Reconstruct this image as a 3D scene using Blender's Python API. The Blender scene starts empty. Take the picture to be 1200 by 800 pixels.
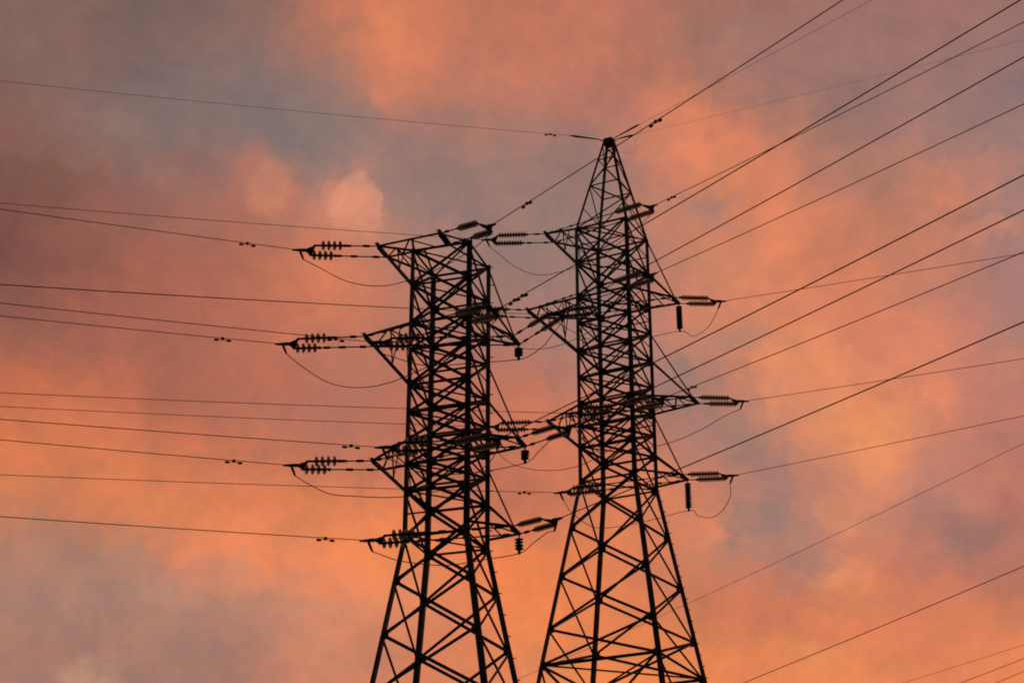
import bpy, bmesh, math, random
from mathutils import Vector, Matrix, Quaternion
R = math.radians
random.seed(7)

# ---------------------------------------------------------------- camera, sky, sun, exposure
sc = bpy.context.scene
PITCH, F_PX, CAM_Z = R(25.0), 2000.0, 1.6           # focal length in pixels of a 1200 px wide picture
cam_data = bpy.data.cameras.new('camera'); cam = bpy.data.objects.new('camera', cam_data)
sc.collection.objects.link(cam); sc.camera = cam
cam_data.sensor_width = 36.0; cam_data.sensor_fit = 'HORIZONTAL'
cam_data.lens = F_PX / 1200.0 * 36.0
cam_data.clip_start = 0.1; cam_data.clip_end = 20000
cam.location = (0, 0, CAM_Z); cam.rotation_euler = (math.pi / 2 + PITCH, 0, 0)

SUN_EL, SUN_AZ = R(1.5), R(14.0)                    # very low, beyond the towers; azimuth clockwise from +Y
world = bpy.data.worlds.new('World'); sc.world = world; world.use_nodes = True
# sunset clouds as bearings: one row per elevation, one hex colour per azimuth
SKY_ROWS = [
    "a4786c a4786c a4786c a4786c 9f766c b28974 9c756c a0766c a7776b ae796a bc7c67 c67f66 cd8063 d5805d d7805b d78059 d6825b e58553 eb8750 eb8751 ea8752 e88654 e68655 e68758 e28558 db8158 d67f58 db8056 de8055 de8055 de8055 de8055",
    "a6796b a5796c a5786c a5786c a0776c b68c75 9c756c a0766c a7786b af7969 bc7c67 c67f66 ce8062 d5805d d7805b d78059 d6825b e48553 eb8750 eb8751 ea8752 e88654 e68655 e68758 e38558 dc8158 d67f58 d97f57 dc8056 dc7f56 db7f56 da7f56",
    "a7796b a7796b a7796b a7796b a4776a a1776b a3786c a87a6c ae7b6c b47c6b c48169 c68168 ce8163 d5805e d7805b db8159 e28456 e48453 e78550 e68452 e48353 e18255 df8256 e4885a e18459 d77e59 d27b59 d47d59 d67e58 d57d58 d17c59 ce7b5a",
    "a77c6e a77c6d a77b6d a77b6d a4796c a3796c a77b6d ad7d6e b37e6d ba806d c4826b cb8368 d28363 d5815f d8805c e18258 ed8853 e28253 e28251 de8052 d97e54 d27b57 d37b58 d67d59 d77d59 d17b5a ce795a ce7a5b cd7a5a cb795b c9795b c7785c",
    "aa7c6d aa7c6d a97c6d a87c6e a57b6e a57c6f ae8070 b48170 b8816e bd826d c6836a d48565 d88562 d68361 db835d e48255 e78252 df8053 d97e54 d47c55 cd7957 c87659 cb775a cf7a5b d47f5d ce7b5c cb7a5d c7785e bc745f bc745f bb7460 ba7361",
    "b17c69 af7c6a ad7c6a ac7c6b ab7c6c ac7d6c b27e6c bf806a c88268 cf8466 d58464 dd855f de855d db845d de8259 e38153 e47f50 dd7f52 d77d54 d27b57 cc7a5b c57a61 c07965 bc7b68 de8a65 c87a61 be7662 b57364 b47364 b07265 b37365 b77464",
    "c17d61 bf7d62 bc7d64 ba7c65 b97c65 bc7c64 c47e62 d08160 dd845e e4865d e4855b e48457 e38355 e28254 e08053 de7d51 de7d50 dc7e51 da7f53 d57d58 cc7d60 bc7e6a ae7a6d b17c6d c67e67 c17a66 b07468 9b6f69 aa7266 ad7165 ae7065 b17165",
    "cb7c5a c97b5a c77c5b c57a5a cb7c5a d07c59 d57e59 da8059 dc8159 df8159 e08258 e18257 df8156 dd8055 d77c56 cc7756 cc7755 d57b55 d87e55 d67e5a d37f60 d08165 9f7870 ad7a6e cf866a bb7c6a ad776d b3796b b37366 ba7364 bb7464 bc7565",
    "d57b53 d67c54 d47c55 d27c56 d37b56 d37b55 d57c55 d77c56 d67c56 d57b57 d57c57 d67d57 d57c57 d37b57 cc7858 bd7157 be7157 cd7857 d47c57 d47e5c d27f61 bd7c69 a7796f b17b6d c6816a cd8369 b87c6e b8796b bc7766 bc7767 bc7867 bc7868",
    "d07651 d17751 d27752 d27853 d27954 d27954 d17854 cf7755 cb7556 c77456 c47457 c27458 c27358 c17358 c07258 bd7059 c07259 c87658 cd7a59 cd7c5e ca7e63 ba7b69 ab7a6e b87d6c d38668 da8966 c67f6a bf7c6c bd796a ba786a ba786a ba786b",
    "c76f4f c9714f cb7250 cc7351 cd7553 cb7454 c87355 c47156 bf7158 ba7059 b8715b b6715c b9715b bb7059 bd7159 c0725a c3735a c7765a c8785c c17963 b17a6c af7b6e a97b6f ce8468 e78f62 e68f62 d78565 cb7f69 bf7a6a ba786b ba786b b9786c",
    "bb694e be6a4e c06b4e c16d50 c16e52 bf6e53 bd6d54 ba6d56 b66d58 b26d5a b16f5d b0705f b36f5d b66f5b bb715a c0735b c4745c c5765d c37760 b67867 a7796f ae7b6e b77d6d d28567 dd8962 db8762 db8665 cf8168 c07b6b b97a6d bb7b6d bd7d6c",
    "a76451 ac6551 af6650 b26751 b36852 b36853 b26954 b16955 b16a57 b16b59 b16e5c b2705f b26f5d b36e5c b7705d bc725e bd7460 bb7764 b87968 b1796b a87a6f b77d6c cd8368 d78565 d78463 d58363 cf8066 c97e68 bf7b6c ba7d6d b67b6f b37b70",
    "975d50 9a5f50 9d6051 a16253 a46354 a76454 a86555 ab6755 ae6956 b26b59 b7705c ba735f b6725f b3715f b37161 b57363 b47566 b0776a ac7a6e ae7a6e a57b71 bc7f6c de8966 e28a65 d68263 d17f64 d08066 cd7f68 bc7b6c ab7b72 aa7b72 aa7a72",
    "89564c 8c574c 8f594d 965c50 9b5f52 a06153 a36354 a86555 ad6856 b46c58 bd725c c47660 bc7562 b37463 b07465 ad7568 a9766b a37870 a07973 ab7b70 b37d6d c0806b c0836d da8563 d48163 cf7e63 cd7e66 c87e69 b57a6e a87973 a57874 a47874",
    "805249 82534a 86544b 8e584d 955b50 9b5f51 a16253 a76554 ad6856 b66d58 c2745b c9795e be7862 b27766 ab7668 a5766b a1766e 9e7771 9f7973 b07b6f c07e6a cb8167 d48365 d78363 d38062 ce7e62 c57c66 bc7a69 b1796e a77973 a57974 a57974",
    "7c5048 7c5048 7f5149 88554c 90594f 9b5e52 a36354 a96655 af6a57 b86f59 c3755c c97a5f bd7964 b07969 a7786c 9e776e 9a7770 9a7772 9d7872 b07b6e c07d69 c98066 d28264 d98362 d58062 ca7c61 bc7964 ba7965 b3796b a77973 a57974 a57974",
    "7b5049 7c5049 7f524a 86564d 8e5b51 985f54 a26457 a96858 af6b58 b8705b c3765e c77a62 b97a68 aa7a6d a2796f 9b7871 977872 987872 9a7872 a97a6e b67c69 be7e67 c88066 db8362 d58061 c67a61 b77764 b77865 b3796a a67a73 a97b73 a87c75",
    "7b534b 7b524a 7c534b 82574d 8d5d53 936057 9c665b a56a5c ae6e5c b87461 c17b66 ca816b b07c6e a07970 9c7871 987771 967772 967772 997771 b07a6c c17d67 c67f67 d28163 d38162 cb7e62 bf7a62 b87964 c17c67 cf816b ac7d74 a87b73 a67a73",
    "7e564f 7c554e 7c554d 7f574e 885d54 8f635b 97685f a06c61 ae7262 c67a62 b37b6d d2876d a87c71 987872 967772 957671 957671 967671 997670 b57b6a bc7d6a b37c6e d38061 ce7f63 c37c65 b97a67 b27866 ba7b67 b87c6c b27c71 a27974 9e7874",
    "855b53 855a52 845c55 83605a 86655f 8c6b65 946b64 9e6f66 b27666 a3766b 987771 ad7d71 9f7972 957772 957671 947571 957570 957570 997670 b47a6a c97e66 d48163 d68161 cb7e63 bc7b67 b77b6a b0796a ad796c a37870 9b7773 987675 967675",
    "815f59 815e58 83615b 856763 866d68 876f6a 8b6f6b 91716c 91736e 8c7570 8e7571 947672 997670 9e766f 9c766e 9b756e 9a746e 9a756e 9d756e b47a6a d18065 e28362 da8162 c17b65 b07768 a7766a a1756d 9d7570 997572 977573 957574 957474",
    "81635d 82625c 81635e 816562 846a67 856d69 876f6c 88706d 89726f 8b7470 8d7471 967570 a5766c ad786b a8766a a5756a a2756b a3746b a3746b b77867 cc7d63 d57f62 c77b64 af7667 a47469 9f746c 9c746e 9b746f 997471 977372 947373 957372",
    "81645e 81635e 80635e 7f635f 816562 836967 836c6a 856d6b 88706e 8e716e 93726d ad7668 c07a65 be7964 bc7965 b97866 b37666 b27465 b07466 b67564 c77a63 be7863 ac7366 9f7169 9c716b 9a726c 9a726e 9a726e 9a726f 987270 967271 967271",
    "81645f 81645f 80635e 7f625e 80635f 826662 836966 856b68 876d6a 947068 9e7267 b77764 cf7d61 c97b61 c57963 c47963 bf7763 bb7563 b97462 b67462 b37362 aa7264 9f7268 9b706a 9b716a 9b716b 9c716c 9c716c 9c716c 9a716d 99716e 99716e",
    "80645f 80645f 80635e 80625d 80635e 806460 816561 846763 876964 9b6e63 aa7261 be785f d47e5f ca795e bb745f bb745f c27660 c77861 c57861 b87461 ad7363 a37164 9b7169 9a7069 9b7069 9d706a 9d706a 9d706a 9e706a 9d706b 9b706c 9b706c",
    "80645f 80645f 80635e 80625d 7f625e 7e625f 80635f 82655f 886760 a26e5f b7735e c3775d cf7c5e c8785d c0755d be745e c2755f c67760 c37761 b77361 ac7162 a57062 a16f64 9f6e65 9f6f66 9e7068 9e7069 9e7069 9e7069 9d706a 9c706b 9b706c",
    "80645f 80635e 80635e 80625d 7f625e 7e625f 80635f 82655f 8a675f a56e5e bc745c c6775c cb795d c6765c c1755c bf745c bf745d bf745f bd7360 b47260 aa7061 a47062 a26f63 a06e64 9f6f66 9f6f68 9e7069 9e7069 9e7069 9d706a 9c706b 9b706c",
    "80645f 80635e 80635e 80625d 7f625e 7e625f 80635f 82655f 8c685f a76e5e bd745c c6775c cb795d c5765c c1755c bf745c bf745d bf745f bd7360 b47260 ab7161 a57062 a26f63 a06e64 9f6f66 9f6f67 9e7069 9e7069 9e7069 9d706a 9c706b 9b706c",
]

# cumulus heads: azimuth, elevation, half width, half height, colour, strength, softness, fade
PUFFS = [(-5.95, 29.1, 1.15, 1.5, (.75, .30, .19), .6, .26, 1.1), (-9.2, 29.6, 1.05, 1.25, (.58, .225, .145), .5, .42, 1.2),
         (-9.9, 31.0, .8, .7, (.45, .185, .135), .4, .6, 1.2),
         (10.75, 23.2, 1.75, 2.2, (.76, .285, .14), .3, .16, 3.0), (13.9, 21.6, 1.2, .9, (.76, .28, .135), .3, .3, 2.5),
         (6.35, 18.55, .85, .75, (.73, .24, .13), .4, .3, 2.5), (17.6, 27.6, 1.3, .55, (.70, .25, .155), .4, .35, 2.0),
         (7.95, 30.3, 1.35, 1.0, (.75, .24, .125), .3, .3, 2.5), (-4.95, 34.1, .9, 2.0, (.68, .22, .12), .3, .3, 2.5),
         (8.35, 18.75, 1.25, .75, (.30, .185, .16), .55, .3, 3.0), (8.0, 21.6, .9, .95, (.33, .19, .155), .45, .3, 3.0),
         (15.9, 17.9, 1.5, .75, (.30, .15, .13), .4, .75, 3.0), (10.3, 17.3, .95, .5, (.36, .19, .15), .4, .35, 3.0),
         (7.6, 24.7, .55, .45, (.38, .20, .155), .4, .4, 3.0), (6.2, 24.2, .5, .6, (.30, .185, .165), .5, .4, 3.0),
         (12.6, 20.6, 1.6, 1.2, (.72, .30, .13), .15, .9, 2.0), (-12.3, 16.2, .9, .5, (.48, .25, .19), .4, .8, 1.5)]
EL0, EL1, AZ0, AZ1 = 12.5, 37.5, -21.0, 21.0

def build_sky():
    nt = world.node_tree; N = nt.nodes; L = nt.links; N.clear()
    def node(t, **kw):
        n = N.new(t)
        for k, v in kw.items(): setattr(n, k, v)
        return n
    def math_(op, a, b=None, c=None, clamp=False):
        n = node('ShaderNodeMath', operation=op); n.use_clamp = clamp
        for i, v in enumerate((a, b, c)):
            if v is None: continue
            if isinstance(v, (int, float)): n.inputs[i].default_value = v
            else: L.new(v, n.inputs[i])
        return n.outputs[0]
    def noise(vec, scale, detail, rough=.55, dist=0.0, off=(0, 0, 0)):
        m = node('ShaderNodeMapping'); L.new(vec, m.inputs[0]); m.inputs['Location'].default_value = off
        n = node('ShaderNodeTexNoise'); L.new(m.outputs[0], n.inputs['Vector'])
        n.inputs['Scale'].default_value = scale; n.inputs['Detail'].default_value = detail
        n.inputs['Roughness'].default_value = rough; n.inputs['Distortion'].default_value = dist
        return n
    def mix(fac, a, b, blend='MIX'):
        n = node('ShaderNodeMix', data_type='RGBA', blend_type=blend)
        for s, v in ((n.inputs[0], fac), (n.inputs[6], a), (n.inputs[7], b)):
            if isinstance(v, (int, float)): s.default_value = v
            elif isinstance(v, tuple): s.default_value = (*v, 1)
            else: L.new(v, s)
        return n.outputs[2]
    tc = node('ShaderNodeTexCoord'); d = tc.outputs['Generated']
    sep = node('ShaderNodeSeparateXYZ'); L.new(d, sep.inputs[0])
    el = math_('MULTIPLY', math_('ARCSINE', sep.outputs[2]), 180 / math.pi)
    az = math_('MULTIPLY', math_('ARCTAN2', sep.outputs[0], sep.outputs[1]), 180 / math.pi)
    # billowing edges: the bearings wander with turbulence
    w1 = noise(d, 9.0, 3.0, .5); w2 = noise(d, 34.0, 6.0, .6, .3)
    s1 = node('ShaderNodeSeparateColor'); L.new(w1.outputs['Color'], s1.inputs[0])
    s2 = node('ShaderNodeSeparateColor'); L.new(w2.outputs['Color'], s2.inputs[0])
    w4 = noise(d, 95.0, 5.0, .6, .5); s4 = node('ShaderNodeSeparateColor'); L.new(w4.outputs['Color'], s4.inputs[0])
    def wander(base, c1, c2, k1, k2):
        a = math_('MULTIPLY_ADD', math_('SUBTRACT', c1, .5), k1, base)
        return math_('MULTIPLY_ADD', math_('SUBTRACT', c2, .5), k2, a)
    azw = wander(az, s1.outputs[0], s2.outputs[0], 1.0, 2.3)
    elw = wander(el, s1.outputs[1], s2.outputs[1], .9, 1.9)
    azw = math_('MULTIPLY_ADD', math_('SUBTRACT', s4.outputs[0], .5), 1.5, azw)
    elw = math_('MULTIPLY_ADD', math_('SUBTRACT', s4.outputs[1], .5), 1.3, elw)
    u = math_('DIVIDE', math_('SUBTRACT', azw, AZ0), AZ1 - AZ0, clamp=True)
    nrow = len(SKY_ROWS); col = None
    for i, row in enumerate(SKY_ROWS):
        r = node('ShaderNodeValToRGB'); cr = r.color_ramp; cr.interpolation = 'CARDINAL'
        cs = row.split()
        while len(cr.elements) < len(cs): cr.elements.new(.5)
        for k, h in enumerate(cs):
            cr.elements[k].position = k / (len(cs) - 1)
        for k, h in enumerate(cs):
            v = [int(h[j:j + 2], 16) / 255 for j in (0, 2, 4)]
            v = [x / 12.92 if x <= .04045 else ((x + .055) / 1.055) ** 2.4 for x in v]
            cr.elements[k].color = (*v, 1)
        L.new(u, r.inputs[0])
        if col is None: col = r.outputs[0]; continue
        e0 = EL0 + (EL1 - EL0) * (i - 1) / (nrow - 1); e1 = EL0 + (EL1 - EL0) * i / (nrow - 1)
        m = node('ShaderNodeMapRange', interpolation_type='SMOOTHSTEP')
        L.new(elw, m.inputs[0]); m.inputs[1].default_value = e0; m.inputs[2].default_value = e1
        col = mix(m.outputs[0], col, r.outputs[0])
    # cumulus heads: one crisp lit rim, dissolving downwards
    w3 = noise(d, 60.0, 6.0, .62, .4); s3 = node('ShaderNodeSeparateColor'); L.new(w3.outputs['Color'], s3.inputs[0])
    azp = wander(az, s2.outputs[2], s3.outputs[0], .9, 1.5); elp = wander(el, s2.outputs[0], s3.outputs[1], .8, 1.4)
    def puff(col, a0, e0, ra, re, rgb, fac, soft=.34, fade=1.2):
        dx = math_('DIVIDE', math_('SUBTRACT', azp, a0), ra); dy = math_('DIVIDE', math_('SUBTRACT', elp, e0), re)
        dist = math_('SQRT', math_('ADD', math_('MULTIPLY', dx, dx), math_('MULTIPLY', dy, dy)))
        m = node('ShaderNodeMapRange', interpolation_type='SMOOTHSTEP'); L.new(dist, m.inputs[0])
        m.inputs[1].default_value = 1.0; m.inputs[2].default_value = 1.0 - soft
        f = node('ShaderNodeMapRange', interpolation_type='SMOOTHSTEP'); L.new(dy, f.inputs[0])
        f.inputs[1].default_value = -fade; f.inputs[2].default_value = .35
        return mix(math_('MULTIPLY', math_('MULTIPLY', m.outputs[0], f.outputs[0]), fac), col, rgb)
    for a in PUFFS: col = puff(col, *a)
    # cloud texture: soft lumps that lean warm where dense and mauve where thin
    n1 = noise(d, 17.0, 9.0, .6, .5, (3.1, .7, 5.2)); n2 = noise(d, 52.0, 8.0, .62, .6, (1.7, 4.4, .3))
    t = math_('ADD', math_('MULTIPLY', n1.outputs[0], .6), math_('MULTIPLY', n2.outputs[0], .4))
    cr = node('ShaderNodeValToRGB'); L.new(t, cr.inputs[0])
    el_ = cr.color_ramp.elements
    el_[0].position = .36; el_[0].color = (.875, .955, .975, 1)
    el_[1].position = .66; el_[1].color = (1.26, 1.17, 1.04, 1)
    col = mix(1.0, col, cr.outputs[0], 'MULTIPLY')
    # away from the afterglow the cloud cover dims to dusk
    g = math_('ADD', math_('MULTIPLY', sep.outputs[1], .9), math_('MULTIPLY', sep.outputs[2], .25))
    fr = node('ShaderNodeMapRange', interpolation_type='SMOOTHSTEP'); L.new(g, fr.inputs[0])
    fr.inputs[1].default_value = .45; fr.inputs[2].default_value = .82
    dusk = mix(n1.outputs[0], (.030, .026, .034), (.060, .048, .052))
    col = mix(fr.outputs[0], dusk, col)
    sky = node('ShaderNodeTexSky', sky_type='NISHITA'); sky.sun_disc = False
    sky.sun_elevation = SUN_EL; sky.sun_rotation = SUN_AZ
    bs = node('ShaderNodeBackground'); L.new(sky.outputs[0], bs.inputs[0]); bs.inputs[1].default_value = .05
    bc = node('ShaderNodeBackground'); L.new(col, bc.inputs[0]); bc.inputs[1].default_value = 1.0
    ms = node('ShaderNodeMixShader'); ms.inputs[0].default_value = .97      # cloud cover
    L.new(bs.outputs[0], ms.inputs[1]); L.new(bc.outputs[0], ms.inputs[2])
    out = node('ShaderNodeOutputWorld'); L.new(ms.outputs[0], out.inputs[0])
build_sky()

sun = bpy.data.objects.new('sun', bpy.data.lights.new('sun', 'SUN')); sc.collection.objects.link(sun)
sun.data.energy = 0.25; sun.data.angle = R(.5); sun.data.color = (1, .62, .38)
sd = Vector((math.sin(SUN_AZ) * math.cos(SUN_EL), math.cos(SUN_AZ) * math.cos(SUN_EL), math.sin(SUN_EL)))
sun.rotation_euler = sd.to_track_quat('Z', 'Y').to_euler(); sun.location = (0, 0, 60)
sc.view_settings.view_transform = 'Standard'; sc.view_settings.look = 'None'
sc.view_settings.exposure = 0; sc.view_settings.gamma = 1; sc.view_settings.use_curve_mapping = False
sc.render.engine = 'CYCLES'; sc.cycles.use_denoising = False; sc.cycles.max_bounces = 6
sc.cycles.filter_width = 1.9; sc.cycles.transparent_max_bounces = 32

# ---------------------------------------------------------------- helpers
def ray(x, y):
    a = (x - 600) / F_PX; b = (400 - y) / F_PX
    return Vector((a, math.cos(PITCH) - b * math.sin(PITCH), math.sin(PITCH) + b * math.cos(PITCH)))
EYE = Vector((0, 0, CAM_Z))
def survey(x, y, o, az):
    """the point seen on bearing (x, y) in the upright plane through o that runs in compass direction az"""
    n = Vector((-math.sin(R(az)), math.cos(R(az)), 0)); r = ray(x, y)
    return EYE + r * ((Vector(o) - EYE).dot(n) / r.dot(n))
def height(y, dist):
    return CAM_Z + dist * math.tan(PITCH + math.atan((400 - y) / F_PX))

def material(name, rgb, rough=.6, metal=0.0, vary=.25, scale=3.0, bump=0.0):
    m = bpy.data.materials.new(name); m.use_nodes = True
    nt = m.node_tree; b = nt.nodes['Principled BSDF']
    b.inputs['Roughness'].default_value = rough; b.inputs['Metallic'].default_value = metal
    tc = nt.nodes.new('ShaderNodeTexCoord'); n = nt.nodes.new('ShaderNodeTexNoise')
    n.inputs['Scale'].default_value = scale; n.inputs['Detail'].default_value = 6
    nt.links.new(tc.outputs['Object'], n.inputs['Vector'])
    r = nt.nodes.new('ShaderNodeValToRGB'); nt.links.new(n.outputs[0], r.inputs[0])
    e = r.color_ramp.elements
    e[0].position = .3; e[0].color = (*[c * (1 - vary) for c in rgb], 1)
    e[1].position = .7; e[1].color = (*[min(1, c * (1 + vary)) for c in rgb], 1)
    nt.links.new(r.outputs[0], b.inputs['Base Color'])
    if bump:
        bp = nt.nodes.new('ShaderNodeBump'); bp.inputs['Strength'].default_value = bump
        nt.links.new(n.outputs[0], bp.inputs['Height']); nt.links.new(bp.outputs[0], b.inputs['Normal'])
    return m
M_STEEL = material('weathered_steel', (.115, .098, .102), .58, .25, .35, 2.0)
def member_tone(m):
    """every rolled section weathers a little differently"""
    nt = m.node_tree; b = nt.nodes['Principled BSDF']; src = b.inputs['Base Color'].links[0].from_socket
    oi = nt.nodes.new('ShaderNodeObjectInfo'); mr = nt.nodes.new('ShaderNodeMapRange')
    nt.links.new(oi.outputs['Random'], mr.inputs[0]); mr.inputs[3].default_value = .55; mr.inputs[4].default_value = 1.6
    hs = nt.nodes.new('ShaderNodeHueSaturation'); nt.links.new(src, hs.inputs['Color']); nt.links.new(mr.outputs[0], hs.inputs['Value'])
    nt.links.new(hs.outputs[0], b.inputs['Base Color'])
member_tone(M_STEEL)
M_FITTING = material('forged_fittings', (.045, .038, .036), .55, .4, .3, 6.0)
M_WIRE = material('stranded_aluminium', (.24, .135, .09), .6, .1, .2, 1.5)
M_CONCRETE = material('concrete', (.30, .29, .27), .9, 0, .25, 1.2, .3)
def glass_material():
    """toughened glass sheds: mostly see-through, milky where they overlap"""
    m = material('insulator_glass', (.22, .20, .17), .2, 0, .2, 5.0)
    nt = m.node_tree; b = nt.nodes['Principled BSDF']
    t = nt.nodes.new('ShaderNodeBsdfTranslucent'); t.inputs[0].default_value = (.66, .62, .54, 1)
    tr = nt.nodes.new('ShaderNodeBsdfTransparent'); tr.inputs[0].default_value = (.74, .72, .66, 1)
    m1 = nt.nodes.new('ShaderNodeMixShader'); m1.inputs[0].default_value = .6
    m2 = nt.nodes.new('ShaderNodeMixShader'); m2.inputs[0].default_value = .5
    out = next(n for n in nt.nodes if n.type == 'OUTPUT_MATERIAL')
    nt.links.new(b.outputs[0], m1.inputs[1]); nt.links.new(t.outputs[0], m1.inputs[2])
    nt.links.new(m1.outputs[0], m2.inputs[1]); nt.links.new(tr.outputs[0], m2.inputs[2]); nt.links.new(m2.outputs[0], out.inputs[0])
    return m
M_PORCELAIN = material('brown_porcelain', (.070, .045, .035), .3, 0, .2, 5.0)
M_GLASS = glass_material()

def link(name, data, parent=None, loc=None):
    o = bpy.data.objects.new(name, data); sc.collection.objects.link(o)
    if parent: o.parent = parent
    if loc is not None: o.location = loc
    return o
def thing(name, label, cat, loc=(0, 0, 0), group=None):
    o = link(name, None, None, loc); o['label'] = label; o['category'] = cat
    if group: o['group'] = group
    o.empty_display_size = .3
    return o
def mesh(name, verts, faces, mat, smooth=False):
    me = bpy.data.meshes.new(name); me.from_pydata([tuple(v) for v in verts], [], faces)
    me.materials.append(mat)
    if smooth:
        for p in me.polygons: p.use_smooth = True
    me.update(); return me
def add(name, me, parent, label=None):
    """world-space mesh under a thing whose empty is unrotated"""
    o = link(name, me, parent)
    base = Vector((0, 0, 0)); q = parent
    while q: base += q.location; q = q.parent
    o.location = -base
    if label: o['label'] = label
    return o
def frame(a, b, hint):
    z = (b - a).normalized(); x = Vector(hint) - z * z.dot(Vector(hint))
    if x.length < 1e-4: x = z.orthogonal()
    x.normalize(); return x, z.cross(x), z
def angle_iron(name, a, b, w, t, hint, mat=None):
    """rolled L section from a to b, its corner towards hint"""
    a, b = Vector(a), Vector(b); x, y, z = frame(a, b, hint)
    p, q = (x + y).normalized(), (x - y).normalized()
    prof = [(0, 0), (w, 0), (w, t), (t, t), (t, w), (0, w)]
    off = -(p + q) * (w * .32)
    vs = [c + off + p * u + q * v for c in (a, b) for u, v in prof]
    fs = [(i, (i + 1) % 6, 6 + (i + 1) % 6, 6 + i) for i in range(6)] + [(5, 4, 3, 2, 1, 0), (6, 7, 8, 9, 10, 11)]
    return mesh(name, vs, fs, mat or M_STEEL)
def slab(name, c, x, y, z, mat):
    """bevel-cornered plate: half extents along three axis vectors"""
    c, x, y, z = Vector(c), Vector(x), Vector(y), Vector(z)
    k = .72; prof = [(1, k), (k, 1), (-k, 1), (-1, k), (-1, -k), (-k, -1), (k, -1), (1, -k)]
    vs = [c + x * u + y * v + z * s for s in (-1, 1) for u, v in prof]
    fs = [(i, (i + 1) % 8, 8 + (i + 1) % 8, 8 + i) for i in range(8)] + [tuple(range(7, -1, -1)), tuple(range(8, 16))]
    return mesh(name, vs, fs, mat)
def tube(name, pts, rad, mat, n=6):
    """round bar through pts; rad is one radius or one per point"""
    pts = [Vector(p) for p in pts]; rs = rad if isinstance(rad, (list, tuple)) else [rad] * len(pts)
    vs, fs = [], []; x = None
    for i, p in enumerate(pts):
        z = (pts[min(i + 1, len(pts) - 1)] - pts[max(i - 1, 0)]).normalized()
        x = z.orthogonal().normalized() if x is None else (x - z * z.dot(x)).normalized()
        y = z.cross(x)
        vs += [p + (x * math.cos(k * 2 * math.pi / n) + y * math.sin(k * 2 * math.pi / n)) * rs[i] for k in range(n)]
        if i: fs += [((i - 1) * n + k, (i - 1) * n + (k + 1) % n, i * n + (k + 1) % n, i * n + k) for k in range(n)]
    fs += [tuple(range(n - 1, -1, -1)), tuple(range((len(pts) - 1) * n, len(pts) * n))]
    return mesh(name, vs, fs, mat, True)
def lathe_mesh(name, prof, mat, n=14):
    """profile (radius, z) turned about z"""
    vs, fs = [], []
    for i, (r, z) in enumerate(prof):
        vs += [Vector((r * math.cos(k * 2 * math.pi / n), r * math.sin(k * 2 * math.pi / n), z)) for k in range(n)]
        if i: fs += [((i - 1) * n + k, (i - 1) * n + (k + 1) % n, i * n + (k + 1) % n, i * n + k) for k in range(n)]
    fs += [tuple(range(n - 1, -1, -1)), tuple(range((len(prof) - 1) * n, len(prof) * n))]
    return mesh(name, vs, fs, mat, True)
def spline(pts, k=8):
    pts = [Vector(p) for p in pts]; P = [pts[0] * 2 - pts[1]] + pts + [pts[-1] * 2 - pts[-2]]; out = []
    for i in range(1, len(P) - 2):
        p0, p1, p2, p3 = P[i - 1:i + 3]
        for j in range(k):
            t = j / k
            out.append(.5 * (2 * p1 + (p2 - p0) * t + (2 * p0 - 5 * p1 + 4 * p2 - p3) * t * t + (3 * p1 - p0 - 3 * p2 + p3) * t ** 3))
    return out + [pts[-1]]

# ---------------------------------------------------------------- ground
def ground():
    n = 40; S = 6000; vs, fs = [], []
    for i in range(n + 1):
        for j in range(n + 1):
            x = ((i / n) * 2 - 1); y = ((j / n) * 2 - 1)
            X, Y = S * x * abs(x), S * y * abs(y)
            r = math.hypot(X, Y - 60)
            z = 0 if r < 220 else min(1, (r - 220) / 800) * (6 * math.sin(X / 310 + 1) + 5 * math.cos(Y / 270))
            vs.append((X, Y, min(z, 2) - .02))
    fs = [(i * (n + 1) + j, (i + 1) * (n + 1) + j, (i + 1) * (n + 1) + j + 1, i * (n + 1) + j + 1) for i in range(n) for j in range(n)]
    m = material('dry_grass', (.060, .062, .030), .95, 0, .45, .35, .4)
    o = link('ground', mesh('ground', vs, fs, m)); o['kind'] = 'structure'
ground()

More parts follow.
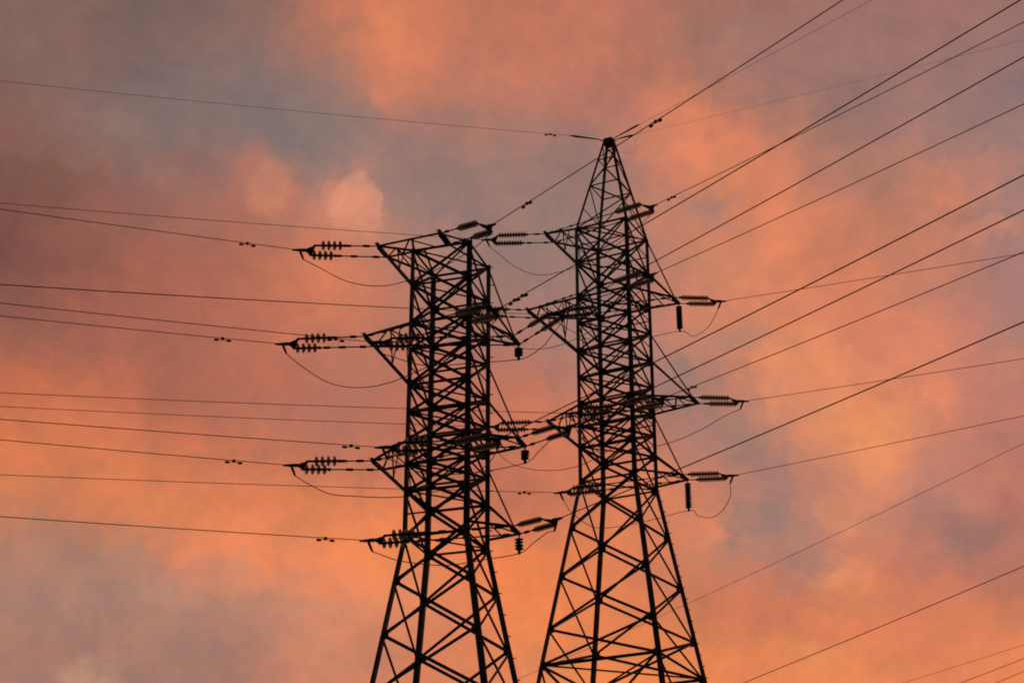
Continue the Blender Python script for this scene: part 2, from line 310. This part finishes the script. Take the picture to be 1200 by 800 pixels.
# ---------------------------------------------------------------- lattice towers
class Tower:
    """square lattice mast; corners A (-u,-v), B (+u,-v), C (+u,+v), D (-u,+v)"""
    def __init__(s, x, y, turn, label, hw, lean=0.0, waist=0.0):
        s.lean, s.waist = lean, waist                              # the legs stand slightly off centre on sloping ground
        s.o = Vector((x, y, 0)); s.u = Vector((math.cos(R(turn)), -math.sin(R(turn)), 0))
        s.v = Vector((math.sin(R(turn)), math.cos(R(turn)), 0)); s.hw = hw; s.turn = turn
        s.t = thing('transmission_tower', label, 'transmission tower', s.o, 'lattice transmission towers')
    def H(s, y): return height(y, s.o.y)
    def corner(s, k, z, inset=0.0):
        su, sv = ((-1, -1), (1, -1), (1, 1), (-1, 1))[k]; w = s.hw(z) - inset
        return s.o + s.u * (su * w + s.lean * max(0, s.waist - z)) + s.v * (sv * w) + Vector((0, 0, z))
    def out(s, k):
        su, sv = ((-1, -1), (1, -1), (1, 1), (-1, 1))[k]
        return (s.u * su + s.v * sv).normalized()
    def face_n(s, k): return (s.out(k) + s.out((k + 1) % 4)).normalized()
    def tip(s, x, y): return survey(x, y, s.o, -s.turn)           # on the mast's own crossarm plane

    def legs(s, zs, w0, w1):
        """one leg per corner through the heights zs (ground first), with splices and a footing"""
        for k in range(4):
            leg = None
            for i in range(len(zs) - 1):
                a, b = s.corner(k, zs[i]), s.corner(k, zs[i + 1])
                w = w0 + (w1 - w0) * min(1, i / max(1, len(zs) - 2))
                me = angle_iron('leg', a, b, w, w * .14, s.out(k))
                if leg is None: leg = add('leg', me, s.t)
                else: add('leg_segment', me, leg)
            f = slab('footing', s.corner(k, .15), s.u * .55, s.v * .55, Vector((0, 0, .3)), M_CONCRETE)
            add('footing', f, s.t)
            s.leg_objs = getattr(s, 'leg_objs', []) + [leg]
    def step_bolts(s, k, z0, z1, n, r=.022):
        d = s.out(k)
        side = s.u if k in (1, 2) else -s.u
        for i in range(n):
            z = z0 + (z1 - z0) * i / (n - 1); p = s.corner(k, z)
            q = (side if i % 2 else s.v * (1 if k in (2, 3) else -1))
            add('step_bolt', tube('step_bolt', [p + q * .02, p + q * .22], r, M_STEEL, 5), s.leg_objs[k])
    def xpanel(s, z0, z1, w, faces=(0, 1, 2, 3), name='diagonal_brace', gap=.05):
        for k in faces:
            n = s.face_n(k); j = (k + 1) % 4
            for a, b, sg in ((s.corner(k, z0), s.corner(j, z1), 1), (s.corner(j, z0), s.corner(k, z1), -1)):
                add(name, angle_iron(name, a + n * gap * sg, b + n * gap * sg, w, w * .16, n), s.t)
    def single(s, z0, z1, w, faces, flip=False, name='diagonal_brace'):
        for k in faces:
            n = s.face_n(k); j = (k + 1) % 4
            a, b = (s.corner(k, z0), s.corner(j, z1)) if not flip else (s.corner(j, z0), s.corner(k, z1))
            add(name, angle_iron(name, a + n * .03, b + n * .03, w, w * .16, n), s.t)
    def ring(s, z, w, faces=(0, 1, 2, 3), name='horizontal_brace'):
        for k in faces:
            n = s.face_n(k)
            add(name, angle_iron(name, s.corner(k, z) - n * .02, s.corner((k + 1) % 4, z) - n * .02, w, w * .16, n), s.t)
    def plan(s, z, w):
        for a, b, dz in ((0, 2, .03), (1, 3, -.03)):
            e = Vector((0, 0, dz))
            add('plan_brace', angle_iron('plan_brace', s.corner(a, z, .05) + e, s.corner(b, z, .05) + e, w, w * .16, (0, 0, 1)), s.t)
    def gussets(s, z, size, ks=(0, 1, 2, 3)):
        for k in ks:
            for n, t in ((s.face_n(k), (s.corner((k + 1) % 4, z) - s.corner(k, z)).normalized()),
                         (s.face_n((k + 3) % 4), (s.corner((k + 3) % 4, z) - s.corner(k, z)).normalized())):
                c = s.corner(k, z) + t * size * .55 + n * .012
                add('gusset_plate', slab('gusset_plate', c, t * size * .6, Vector((0, 0, size * .85)), n * .009, M_STEEL), s.t)

    def arm(s, tip, side, z_root, legs_low=None, ties=(), bar=.55, w=.09, stub=.3, lacing=2, label=None, root_ks=None):
        """crossarm from the mast face to a tip bar that lies across the line; returns the two ends of the bar"""
        T1, T2 = tip - s.v * bar, tip + s.v * bar
        front, back = (0, 3) if side < 0 else (1, 2)
        r1, r2 = s.corner(front, z_root), s.corner(back, z_root)
        up = Vector((0, 0, 1))
        barm = angle_iron('crossarm', T1 - s.v * stub, T2 + s.v * .06, w * 1.35, w * .25, up)
        arm = add('crossarm', barm, s.t, label)
        put = lambda nm, a, b, ww, h=up: add(nm, angle_iron(nm, a, b, ww, ww * .18, h), arm)
        put('chord', r1, T1, w * 1.15); put('chord', r2, T2, w * 1.15)
        for i in range(lacing):                                   # zigzag between the two chords
            f0, f1 = i / lacing, (i + 1) / lacing
            a, b = (r1.lerp(T1, f0), r2.lerp(T2, f1)) if i % 2 else (r2.lerp(T2, f0), r1.lerp(T1, f1))
            put('lacing', a, b, w * .62)
            if i: put('lacing', r1.lerp(T1, f0), r2.lerp(T2, f0), w * .55)
        if legs_low is not None:                                  # struts from below
            b1, b2 = s.corner(front, legs_low), s.corner(back, legs_low)
            put('strut', b1, T1, w * 1.6, s.u * side); put('strut', b2, T2, w * 1.5, s.u * side)
            for f in ((.3, .62) if lacing > 2 else (.45,)):
                put('lacing', r1.lerp(T1, f), b1.lerp(T1, f * .86), w * .6)
                put('lacing', r2.lerp(T2, f), b2.lerp(T2, f * .86), w * .6)
                put('lacing', r1.lerp(T1, f * .5), b1.lerp(T1, f * .86), w * .5)
            put('lacing', b1.lerp(T1, .4), b2.lerp(T2, .4), w * .5)
        for k, z, end in ties:                                    # ties from above
            put('tie', s.corner(k, z), T1 if end == 1 else T2 if end == 2 else tip, w * .85, s.u * side)
        add('tip_plate', slab('tip_plate', tip - up * .02, s.v * (bar * .95), s.u * (w * 1.3), up * .014, M_STEEL), arm)
        return T1, T2

def hw_profile(pts):
    """half width of a mast from (height, full width) pairs"""
    pts = sorted(pts)
    def f(z):
        if z <= pts[0][0]: return pts[0][1] / 2
        for (a, wa), (b, wb) in zip(pts, pts[1:]):
            if z <= b: return (wa + (wb - wa) * (z - a) / (b - a)) / 2
        return pts[-1][1] / 2
    return f

# ---- the nearer tower, flat topped
DF = 60.0; XF = (527.2 - 600) / F_PX * DF / math.cos(PITCH)
hz = lambda y: height(y, DF)
FT = Tower(XF, DF, 18.0, 'nearer dark steel lattice tower with a flat open top and no peak',
           hw_profile([(0, 9.0), (hz(800), 3.92), (hz(636), 2.34), (hz(300), 2.31)]), .022, hz(636))
lv = [304, 344, 388, 418, 460, 492, 524, 552, 584, 636]
Z = [hz(y) for y in lv]
low = [hz(690), hz(754), hz(826), 10.6, 5.6]
FT.legs([0, 5.6, 10.6, low[2], low[1], low[0], Z[9], Z[8], Z[6], Z[4], Z[2], Z[0] + .12], .215, .17)
for a, b in zip(Z, Z[1:]): FT.xpanel(b, a, .09)
for i, z in enumerate(Z): FT.ring(z, .07 if i % 2 else .085)
for z in Z: FT.plan(z, .065)
for i in (1, 3, 5, 8): FT.ring((Z[i] + Z[i + 1]) / 2, .05, (1, 3) if i % 2 else (0, 2), name='sub_brace')
for i in (1, 2, 4, 6, 8): FT.gussets(Z[i], .23)
FT.gussets(Z[9], .22)
seq = [Z[9]] + low + [.35]
for i, (a, b) in enumerate(zip(seq, seq[1:])): FT.xpanel(b, a, .088 if i < 3 else .1, name='leg_brace', gap=.06)
for z in low: FT.gussets(z, .17)
FT.ring(low[3], .1); FT.plan(low[3], .08)
FT.step_bolts(2, hz(800) - .8, Z[0], 46)

# ---- the farther tower, with a peak
DP = 80.0; XP = (720.4 - 600) / F_PX * DP / math.cos(PITCH)
hp = lambda y: height(y, DP)
PT = Tower(XP, DP, 26.5, 'farther dark steel lattice tower that narrows to a pointed peak',
           hw_profile([(0, 12.0), (hp(788), 5.85), (hp(570), 2.86), (hp(275), 2.83), (hp(167), .42)]))
lp = [275, 315, 355, 385, 418, 449, 480, 505, 530, 570]
Y = [hp(y) for y in lp]
plow = [hp(625), hp(683), hp(745), hp(788), 14.6, 7.6]
PT.legs([0, 7.6, 14.6, plow[3], plow[2], plow[1], plow[0], Y[9], Y[8], Y[6], Y[4], Y[2], Y[0]], .225, .175)
for a, b in zip(Y, Y[1:]): PT.xpanel(b, a, .095)
for i, z in enumerate(Y): PT.ring(z, .08 if i % 2 else .095)
for z in Y: PT.plan(z, .075)
for i in (0, 2, 3, 6, 7): PT.ring((Y[i] + Y[i + 1]) / 2, .055, (1, 3) if i % 2 else (0, 1, 2, 3), name='sub_brace')
for i in (1, 2, 4, 6, 8): PT.gussets(Y[i], .26)
PT.gussets(Y[9], .25)
seq = [Y[9]] + plow + [.4]
for i, (a, b) in enumerate(zip(seq, seq[1:])): PT.xpanel(b, a, .095, name='leg_brace', gap=.06)
for z in plow: PT.gussets(z, .22)
PT.ring(plow[3], .11); PT.plan(plow[3], .09); PT.ring(plow[4], .11)
PT.step_bolts(2, hp(800) - .8, Y[9], 40)
# peak
pk = [hp(y) for y in (275, 250, 222, 190, 170)]
for k in range(4):
    add('peak_leg', angle_iron('peak_leg', PT.corner(k, pk[0]), PT.corner(k, hp(167)), .12, .018, PT.out(k)), PT.t)
PT.ring(pk[2], .06); PT.ring(pk[3], .055)
PT.ring(pk[1], .05, (1, 3))
for i in range(4): PT.single(pk[i], pk[i + 1], .062, (0, 2), i % 2 == 1); PT.single(pk[i], pk[i + 1], .062, (1, 3), i % 2 == 0)
PEAK = PT.o + Vector((0, 0, hp(165)))
add('peak_cap', slab('peak_cap', PEAK - Vector((0, 0, .12)), PT.u * .27, PT.v * .27, Vector((0, 0, .17)), M_STEEL), PT.t)

# ---- crossarms
ARM = {}
ARM['F', 'left', 0] = FT.arm(FT.tip(449, 295), -1, Z[0], Z[1], bar=.5)
ARM['F', 'left', 1] = FT.arm(FT.tip(434, 400), -1, Z[2], Z[4], bar=.5)
ARM['F', 'left', 2] = FT.arm(FT.tip(443, 545), -1, Z[6], Z[8], bar=.5)
ARM['F', 'right', 0] = FT.arm(FT.tip(604, 399), 1, Z[2], None, ((2, Z[0], 0), (1, Z[1], 1), (2, Z[1], 2)), bar=.4, stub=.05)
ARM['F', 'right', 1] = FT.arm(FT.tip(611, 518), 1, Z[6], None, ((2, Z[3], 0), (1, Z[4], 1), (2, Z[4], 2)), bar=.45, stub=.05)
ARM['F', 'right', 2] = FT.arm(FT.tip(604, 621), 1, Z[9] + .35, None, ((2, hz(540), 0), (1, Z[8], 1), (2, Z[8], 2)), bar=.45, stub=.05)
ARM['P', 'left', 0] = PT.arm(PT.tip(645, 279), -1, Y[0], Y[1], bar=.55, w=.1)
ARM['P', 'left', 1] = PT.arm(PT.tip(624, 368), -1, Y[2], Y[4], bar=.55, w=.1, lacing=4)
ARM['P', 'left', 2] = PT.arm(PT.tip(648, 498), -1, Y[6], Y[8], bar=.55, w=.1)
ARM['P', 'right', 0] = PT.arm(PT.tip(792, 352), 1, Y[2], None, ((2, Y[0], 0), (1, Y[1], 1), (2, Y[1], 2)), bar=.4, stub=.05, w=.1)
ARM['P', 'right', 1] = PT.arm(PT.tip(814, 469), 1, Y[6], None, ((2, Y[3], 0), (1, Y[4], 1), (2, Y[4], 2)), bar=.45, stub=.05, w=.1, lacing=4)
ARM['P', 'right', 2] = PT.arm(PT.tip(802, 559), 1, Y[9] + .2, None, ((2, Y[6], 0), (1, Y[8], 1), (2, Y[8], 2)), bar=.42, stub=.05, w=.1)
# the open top carries its upper arm on through the middle of the mast
t1, t2 = ARM['F', 'left', 0]
end = FT.tip(521, 280); E1, E2 = end - FT.v * .5, end + FT.v * .5
beam = add('top_beam', angle_iron('top_beam', E1 - FT.v * .3, E2, .13, .025, (0, 0, 1)), FT.t)
for nm, a, b, w in (('chord', t1, E1, .085), ('chord', t2, E2, .085), ('post', E1, FT.corner(1, Z[0]), .08), ('post', E2, FT.corner(2, Z[0]), .08),
                    ('post', t1.lerp(E1, .55), FT.corner(0, Z[0]), .07), ('post', t2.lerp(E2, .6), FT.corner(3, Z[0]), .07),
                    ('lacing', t1.lerp(E1, .5), t2.lerp(E2, .8), .055), ('lacing', t1.lerp(E1, .5), t2.lerp(E2, .25), .055)):
    add(nm, angle_iron(nm, a, b, w, w * .18, (0, 0, 1)), beam)
add('tip_plate', slab('tip_plate', end, FT.v * .5, FT.u * .13, Vector((0, 0, .03)), M_STEEL), beam)

# ---------------------------------------------------------------- insulator strings
DISC = {}
def disc_mesh(r, mat):
    if (r, mat.name) not in DISC:
        DISC[r, mat.name] = lathe_mesh('insulator_disc', [(.035, -.075), (.05, -.07), (.055, -.02), (r * .62, -.012), (r * .97, .028), (r, .040),
                                                (r * .93, .046), (r * .6, .030), (r * .45, .042), (.05, .030), (.03, .06), (.03, .085)], mat, 16)
    return DISC[r, mat.name]
WEIGHT = lathe_mesh('weight', [(.02, -.09), (.045, -.07), (.05, 0), (.045, .07), (.02, .09)], M_FITTING, 8)

def tension_string(S1, S2, P, n, r, pitch, label, group, tail, mat):
    """two parallel rows of discs between the crossarm (S1, S2) and the conductor clamp P"""
    mid = (S1 + S2) / 2; d = (P - mid).normalized(); half0 = (S2 - S1) / 2; half = half0 - d * half0.dot(d)
    o = thing('tension_insulator', label, 'insulator', mid, group)
    Y0 = P - d * tail                                              # yoke on the line side
    length = (Y0 - mid).length
    dz = d.to_track_quat('Z', 'Y')
    for sg in (-1, 1):
        s0 = mid + half0 * sg; e = Y0 + half * sg * .88
        dirn = (e - s0).normalized(); q = dirn.to_track_quat('Z', 'Y'); Ls = (e - s0).length
        c0 = Ls - .12 - n * pitch - (.18 if sg < 0 else 0) * (n < 7)
        rod = add('rod', tube('rod', [s0, s0 + dirn * max(.1, c0)], .026, M_FITTING, 6), o)
        k = 0; x = .35
        while x < c0 - .3 and k < 6:                               # turnbuckles and links along the rod
            add('turnbuckle', tube('turnbuckle', [s0 + dirn * x, s0 + dirn * (x + .05), s0 + dirn * (x + .28), s0 + dirn * (x + .33)], [.026, .055, .055, .026], M_FITTING, 6), rod)
            x += .62 + .5 * random.random(); k += 1
        add('turnbuckle', tube('turnbuckle', [s0 + dirn * (c0 - .12), s0 + dirn * (c0 - .08), s0 + dirn * c0, s0 + dirn * (c0 + .04)], [.03, .065, .065, .03], M_FITTING, 6), rod)
        for i in range(n):
            w = s0 + dirn * (c0 + pitch * (i + .5))
            di = link('insulator_disc', disc_mesh(r, mat), o, w - mid); di.rotation_mode = 'QUATERNION'; di.rotation_quaternion = q
        add('core', tube('core', [s0 + dirn * (c0 - .02), e], .045, M_FITTING, 6), o)
    a, b = Y0 - half * .95, Y0 + half * .95                        # triangular yoke
    nrm = d.cross(half.normalized()).normalized() * .02
    tri = [a - d * .08, b - d * .08, P - d * (tail * .45) + half * .12, P - d * (tail * .45) - half * .12]
    vs = [t - nrm for t in tri] + [t + nrm for t in tri]
    add('yoke_plate', mesh('yoke_plate', vs, [(3, 2, 1, 0), (4, 5, 6, 7), (0, 1, 5, 4), (1, 2, 6, 5), (2, 3, 7, 6), (3, 0, 4, 7)], M_FITTING), o)
    add('clamp', tube('clamp', [P - d * .34, P - d * .2, P + d * .05, P + d * .3], [.05, .075, .06, .035], M_FITTING, 8), o)
    drop = Vector((0, 0, -1)) + d * -.45
    add('jumper_lug', tube('jumper_lug', [P, P + drop * .25, P + drop * .42], [.05, .05, .035], M_FITTING, 6), o)
    return P + drop * .42

def pendant_string(top, bottom, n, r, label):
    top, bottom = Vector(top), Vector(bottom)
    o = thing('pendant_insulator', label, 'insulator', top, 'pendant insulators holding the jumper cables')
    d = (bottom - top).normalized(); q = (-d).to_track_quat('Z', 'Y'); Ls = (bottom - top).length
    add('hanger', tube('hanger', [top, top + d * .14], .03, M_FITTING, 6), o)
    pitch = (Ls - .22) / n
    for i in range(n):
        di = link('insulator_disc', disc_mesh(r, M_PORCELAIN), o, d * (.14 + pitch * (i + .5))); di.rotation_mode = 'QUATERNION'; di.rotation_quaternion = q
    add('core', tube('core', [top + d * .12, bottom], .045, M_FITTING, 6), o)
    add('clamp', tube('clamp', [bottom - d * .12, bottom, bottom + d * .03], [.04, .07, .05], M_FITTING, 6), o)

# ---------------------------------------------------------------- conductors
def wire(P, far, az, rad, label, group, dampers=(), beyond=60.0, back=0.0, sag=.0009):
    """conductor from clamp P through the bearing far in the upright plane az, hanging in a shallow parabola"""
    P = Vector(P); Q = survey(far[0], far[1], P, az)
    h = Vector((math.cos(R(az)), math.sin(R(az)), 0)); s1 = (Q - P).dot(h)
    m = (Q.z - P.z) / s1 - .5 * sag * s1
    f = lambda s: P + h * s + Vector((0, 0, m * s + .5 * sag * s * s))
    N = 44; s0 = -back; pts = [f(s0 + (s1 + beyond - s0) * (i / N) ** 1.25) for i in range(N + 1)]
    o = link('power_line', tube('power_line', [p - P for p in pts], rad, M_WIRE, 6), None, P)
    o['label'] = label; o['category'] = 'power line'; o['group'] = group
    for x, y in dampers:
        w = survey(x, y, P, az); s = (w - P).dot(h); c = f(s); t = (f(s + .2) - f(s - .2)).normalized()
        dn = Vector((0, 0, -.06))
        db = add('vibration_damper', tube('vibration_damper', [c - t * .24 + dn * 1.4, c - t * .1 + dn, c + t * .1 + dn, c + t * .24 + dn * 1.4], .012, M_FITTING, 5), o)
        add('damper_clamp', slab('damper_clamp', c + dn * .3, t * .055, dn * .9, t.cross(dn).normalized() * .035, M_FITTING), db)
        for sg in (-1, 1):
            we = link('weight', WEIGHT, db, c + t * .24 * sg + dn * 1.4); we.rotation_mode = 'QUATERNION'; we.rotation_quaternion = t.to_track_quat('Z', 'Y')
    return o
def cable(pts, rad, label, group='jumper cables looping past the crossarms', k=8):
    pts = [Vector(p) for p in pts]; b = pts[0]
    o = link('jumper_cable', tube('jumper_cable', [p - b for p in spline(pts, k)], rad, M_WIRE, 6), None, b)
    o['label'] = label; o['category'] = 'jumper cable'; o['group'] = group
def loop(a, b, px):
    """points of a hanging loop seen on the bearings px, in the upright plane through a and b"""
    az = math.degrees(math.atan2(b.y - a.y, b.x - a.x))
    return [survey(x, y, a, az) for x, y in px]

LEVEL = ('top', 'middle', 'bottom')
NAME = {'F': 'flat-topped tower', 'P': 'peaked tower'}
AZ = {'F': 203.0, 'P': 197.0}; AZ_UP = -57.0; AZ_THIN = -35.0
G_LEFT, G_UP, G_THIN = 'conductors leaving to the left', 'thick conductors rising to the upper right', 'thin conductors leaving to the right'
LUG = {}; CL = {}
def axis_mid(key): a, b = ARM[key]; return (a + b) / 2
def rig(tw, side, lev, px, az, n, r, pitch, way, far, rad, dampers, group, start=None, tail=.5, beyond=60):
    a, b = start or ARM[tw, side, lev]; mid = (a + b) / 2
    P = survey(px[0], px[1], mid, az)
    LUG[tw, side, lev, way] = tension_string(a, b, P, n, r, pitch,
        f'double insulator string pulling {way} from the {LEVEL[lev]} {side} arm, {NAME[tw]}', f'tension insulators of the {NAME[tw]}', tail, M_PORCELAIN if way == L_ else M_GLASS)
    CL[tw, side, lev, way] = P
    if far: wire(P, far, az, rad, f'wire running {way} from the {LEVEL[lev]} {side} arm of the {NAME[tw]}', group, dampers, beyond)

L_, U_, T_ = 'leftwards', 'steeply upwards', 'rightwards'
rl, ru, rt = .0145, .0195, .014
# left-going strings: flat-topped tower
rig('F', 'left', 0, (351, 293), 203, 4, .20, .235, L_, (0, 245), rl, [(290, 284.75)], G_LEFT)
rig('F', 'left', 1, (331, 403), 203, 4, .20, .235, L_, (0, 370), rl, [(261, 396.5)], G_LEFT)
rig('F', 'left', 2, (341, 545), 203, 4, .20, .235, L_, (0, 515), rl, [(274, 539.5)], G_LEFT)
rig('F', 'right', 0, (440, 401), 203, 4, .20, .235, L_, (0, 355), rl, [(393.5, 396.5)], G_LEFT)
rig('F', 'right', 1, (448, 524), 203, 4, .20, .235, L_, (0, 491), rl, [(411.5, 521.5)], G_LEFT)
rig('F', 'right', 2, (431, 633), 203, 4, .20, .235, L_, (0, 605), rl, [(381.5, 629.5)], G_LEFT)
# left-going strings: peaked tower
rig('P', 'left', 0, (570, 281), 197, 10, .15, .155, L_, (0, 238), rl, [], G_LEFT)
rig('P', 'left', 1, (547, 364.5), 197, 10, .15, .155, L_, (0, 333.5), rl, [], G_LEFT)
rig('P', 'left', 2, (572, 500), 197, 10, .15, .155, L_, (0, 476), rl, [], G_LEFT)
rig('P', 'right', 0, (648, 369), 197, 10, .15, .155, L_, (0, 333), rl, [], G_LEFT)
rig('P', 'right', 1, (669, 484), 197, 10, .15, .155, L_, (0, 460), rl, [], G_LEFT)
rig('P', 'right', 2, (656, 577), 197, 10, .15, .155, L_, (0, 556), rl, [(614.5, 576)], G_LEFT)
# strings to the upper right
rig('F', 'left', 0, (576, 264), AZ_UP, 7, .135, .185, U_, (988, 0), ru, [(617.5, 235), (768, 137.5)], G_UP, start=(E1, E2))
rig('F', 'left', 1, (584, 362), AZ_UP, 9, .135, .185, U_, (1196, 0), ru, [(603, 351), (612, 345)], G_UP)
rig('F', 'left', 2, (586, 513), AZ_UP, 9, .135, .185, U_, (1200, 205), ru, [], G_UP)
rig('F', 'right', 0, (662, 363), AZ_UP, 7, .115, .185, U_, (1200, 67), ru, [], G_UP)
rig('F', 'right', 1, (669, 499), AZ_UP, 7, .115, .185, U_, (1200, 246), ru, [], G_UP)
rig('F', 'right', 2, (653, 608), AZ_UP, 7, .115, .185, U_, (1200, 377), ru, [], G_UP)
rig('P', 'left', 0, (766, 241), AZ_UP, 10, .15, .20, U_, (1196, 28), ru, [(787, 230.5)], G_UP)
rig('P', 'left', 1, (766, 321), AZ_UP, 10, .15, .20, U_, (1200, 122), ru, [], G_UP)
rig('P', 'left', 2, (778, 466), AZ_UP, 10, .15, .20, U_, (1200, 295), ru, [(811, 452)], G_UP)
# strings to the right
rig('P', 'right', 0, (845, 353), AZ_THIN, 10, .14, .155, T_, (1181, 300), rt, [], G_THIN)
rig('P', 'right', 1, (871, 470), AZ_THIN, 10, .14, .155, T_, (1200, 420), rt, [], G_THIN)
rig('P', 'right', 2, (859, 557), AZ_THIN, 10, .14, .155, T_, (1200, 487), rt, [], G_THIN)

# ground wires at the peak
def ground_wire(p_end, az, far, rad, label, group, dampers=()):
    P = survey(*p_end, PEAK, az)
    o = wire(P, far, az, rad, label, group, dampers)
    d = (P - PEAK).normalized()
    add('dead_end_grip', tube('dead_end_grip', [PEAK - Vector((0, 0, .1)) + d * .28, PEAK + d * .6, P - d * .3, P], [.03, .03, .06, .03], M_FITTING, 6), o)
    return P
g1 = ground_wire((668, 159), 197, (0, 95), .010, 'topmost thin ground wire running to the left from the tip of the peak', 'ground wires', [(645, 156)])
g2 = ground_wire((749, 146), AZ_UP, (1022, 0), .009, 'faint ground wire rising steeply from the tip of the peak beside a darker conductor', 'ground wires')
g3 = ground_wire((744, 158), AZ_THIN, (1200, 47), .006, 'faint thin ground wire running to the right from the tip of the peak', 'ground wires')
cable([g2, *loop(g2, g3, [(752, 152)]), g3 + Vector((0, 0, -.5)), *loop(g2, PEAK, [(747, 172), (738, 181), (729, 178)])], .006, 'thin bonding loop hanging beside the peak cap', 'jumper cables looping past the crossarms')

# jumpers hanging under the arms, and the pendant strings that steady them
def jumper(tw, side, lev, way_a, way_b, px, rad=.0165):
    a, b = LUG[tw, side, lev, way_a], LUG[tw, side, lev, way_b]
    pts = loop(a, b, px)
    cable([a, *pts, b], rad, f'jumper cable looping under the {LEVEL[lev]} {side} arm of the {NAME[tw]}')
def jumper_via(tw, side, lev, way_b, foot, px_a, px_b, n, r, rad=.0165):
    a, b = LUG[tw, side, lev, L_], LUG[tw, side, lev, way_b]
    tip = ARM[tw, side, lev][1]
    bot = survey(*foot, tip, -60 if way_b == U_ else -35)
    bot = Vector((tip.x, tip.y, height(foot[1], tip.y)))
    pendant_string(tip - Vector((0, 0, .05)), bot, n, r, f'short pendant insulator hanging from the {LEVEL[lev]} {side} arm of the {NAME[tw]}')
    cable([a, *loop(a, bot, px_a), bot, *loop(bot, b, px_b), b], rad, f'jumper cable held by the pendant under the {LEVEL[lev]} {side} arm of the {NAME[tw]}')
jumper('F', 'left', 0, L_, U_, [(375, 314), (405, 329), (438, 335), (470, 331), (520, 312), (556, 290)])
jumper('F', 'left', 1, L_, U_, [(355, 430), (385, 448), (420, 454), (460, 447), (520, 420), (565, 390)])
jumper('F', 'left', 2, L_, U_, [(360, 566), (385, 578), (412, 581), (470, 582), (530, 570), (570, 545)])
jumper_via('F', 'right', 0, U_, (603, 421), [(460, 418), (500, 428), (560, 425)], [(622, 416), (638, 404), (648, 391)], 4, .17)
jumper_via('F', 'right', 1, U_, (612, 542), [(462, 540), (500, 555), (560, 553)], [(632, 528), (650, 512)], 4, .17)
jumper_via('F', 'right', 2, U_, (604, 648), [(445, 649), (470, 657), (520, 662), (570, 655)], [(625, 636), (641, 624)], 4, .17)
jumper('P', 'left', 0, L_, U_, [(585, 298), (603, 312), (630, 322), (662, 317), (705, 300), (745, 268)])
jumper('P', 'left', 1, L_, U_, [(565, 388), (590, 402), (624, 409), (660, 403), (705, 380), (745, 345)])
jumper('P', 'left', 2, L_, U_, [(584, 530), (604, 545), (640, 551), (680, 545), (725, 520), (757, 490)])
jumper_via('P', 'right', 0, T_, (795, 388), [(665, 385), (700, 400), (750, 397)], [(812, 394), (828, 385), (838, 370)], 12, .165)
jumper('P', 'right', 1, L_, T_, [(680, 510), (715, 528), (760, 524), (790, 517), (822, 503), (848, 488)])
jumper_via('P', 'right', 2, T_, (806, 598), [(672, 602), (700, 618), (750, 612)], [(818, 604), (834, 606), (848, 596), (856, 580)], 12, .165)

# wires of lines that pass beyond and to the right of the towers
G_FAR = 'wires of other lines at the lower right'
def passing(p0, p1, depth, rad, label, back=8.0, az=AZ_UP):
    o = Vector(((p0[0] - 600) / F_PX * depth * 1.05, depth, 0))
    P = survey(*p0, o, az); wire(P, p1, az, rad, label, G_FAR, (), 60, back)
passing((812, 704), (1200, 519), 100, .013, 'faint wire passing behind the braced legs of the peaked tower', 20)
passing((870, 800), (1200, 663), 72, .016, 'dark wire crossing the lower right corner above three fainter ones', 6)
passing((1057, 800), (1200, 755), 90, .010, 'faintest wire low at the right edge under the dark one', 6)
passing((1125, 800), (1200, 771), 76, .013, 'second lowest wire at the lower right corner', 6)
passing((1166, 800), (1200, 786), 74, .013, 'lowest short wire cutting the lower right corner', 6)
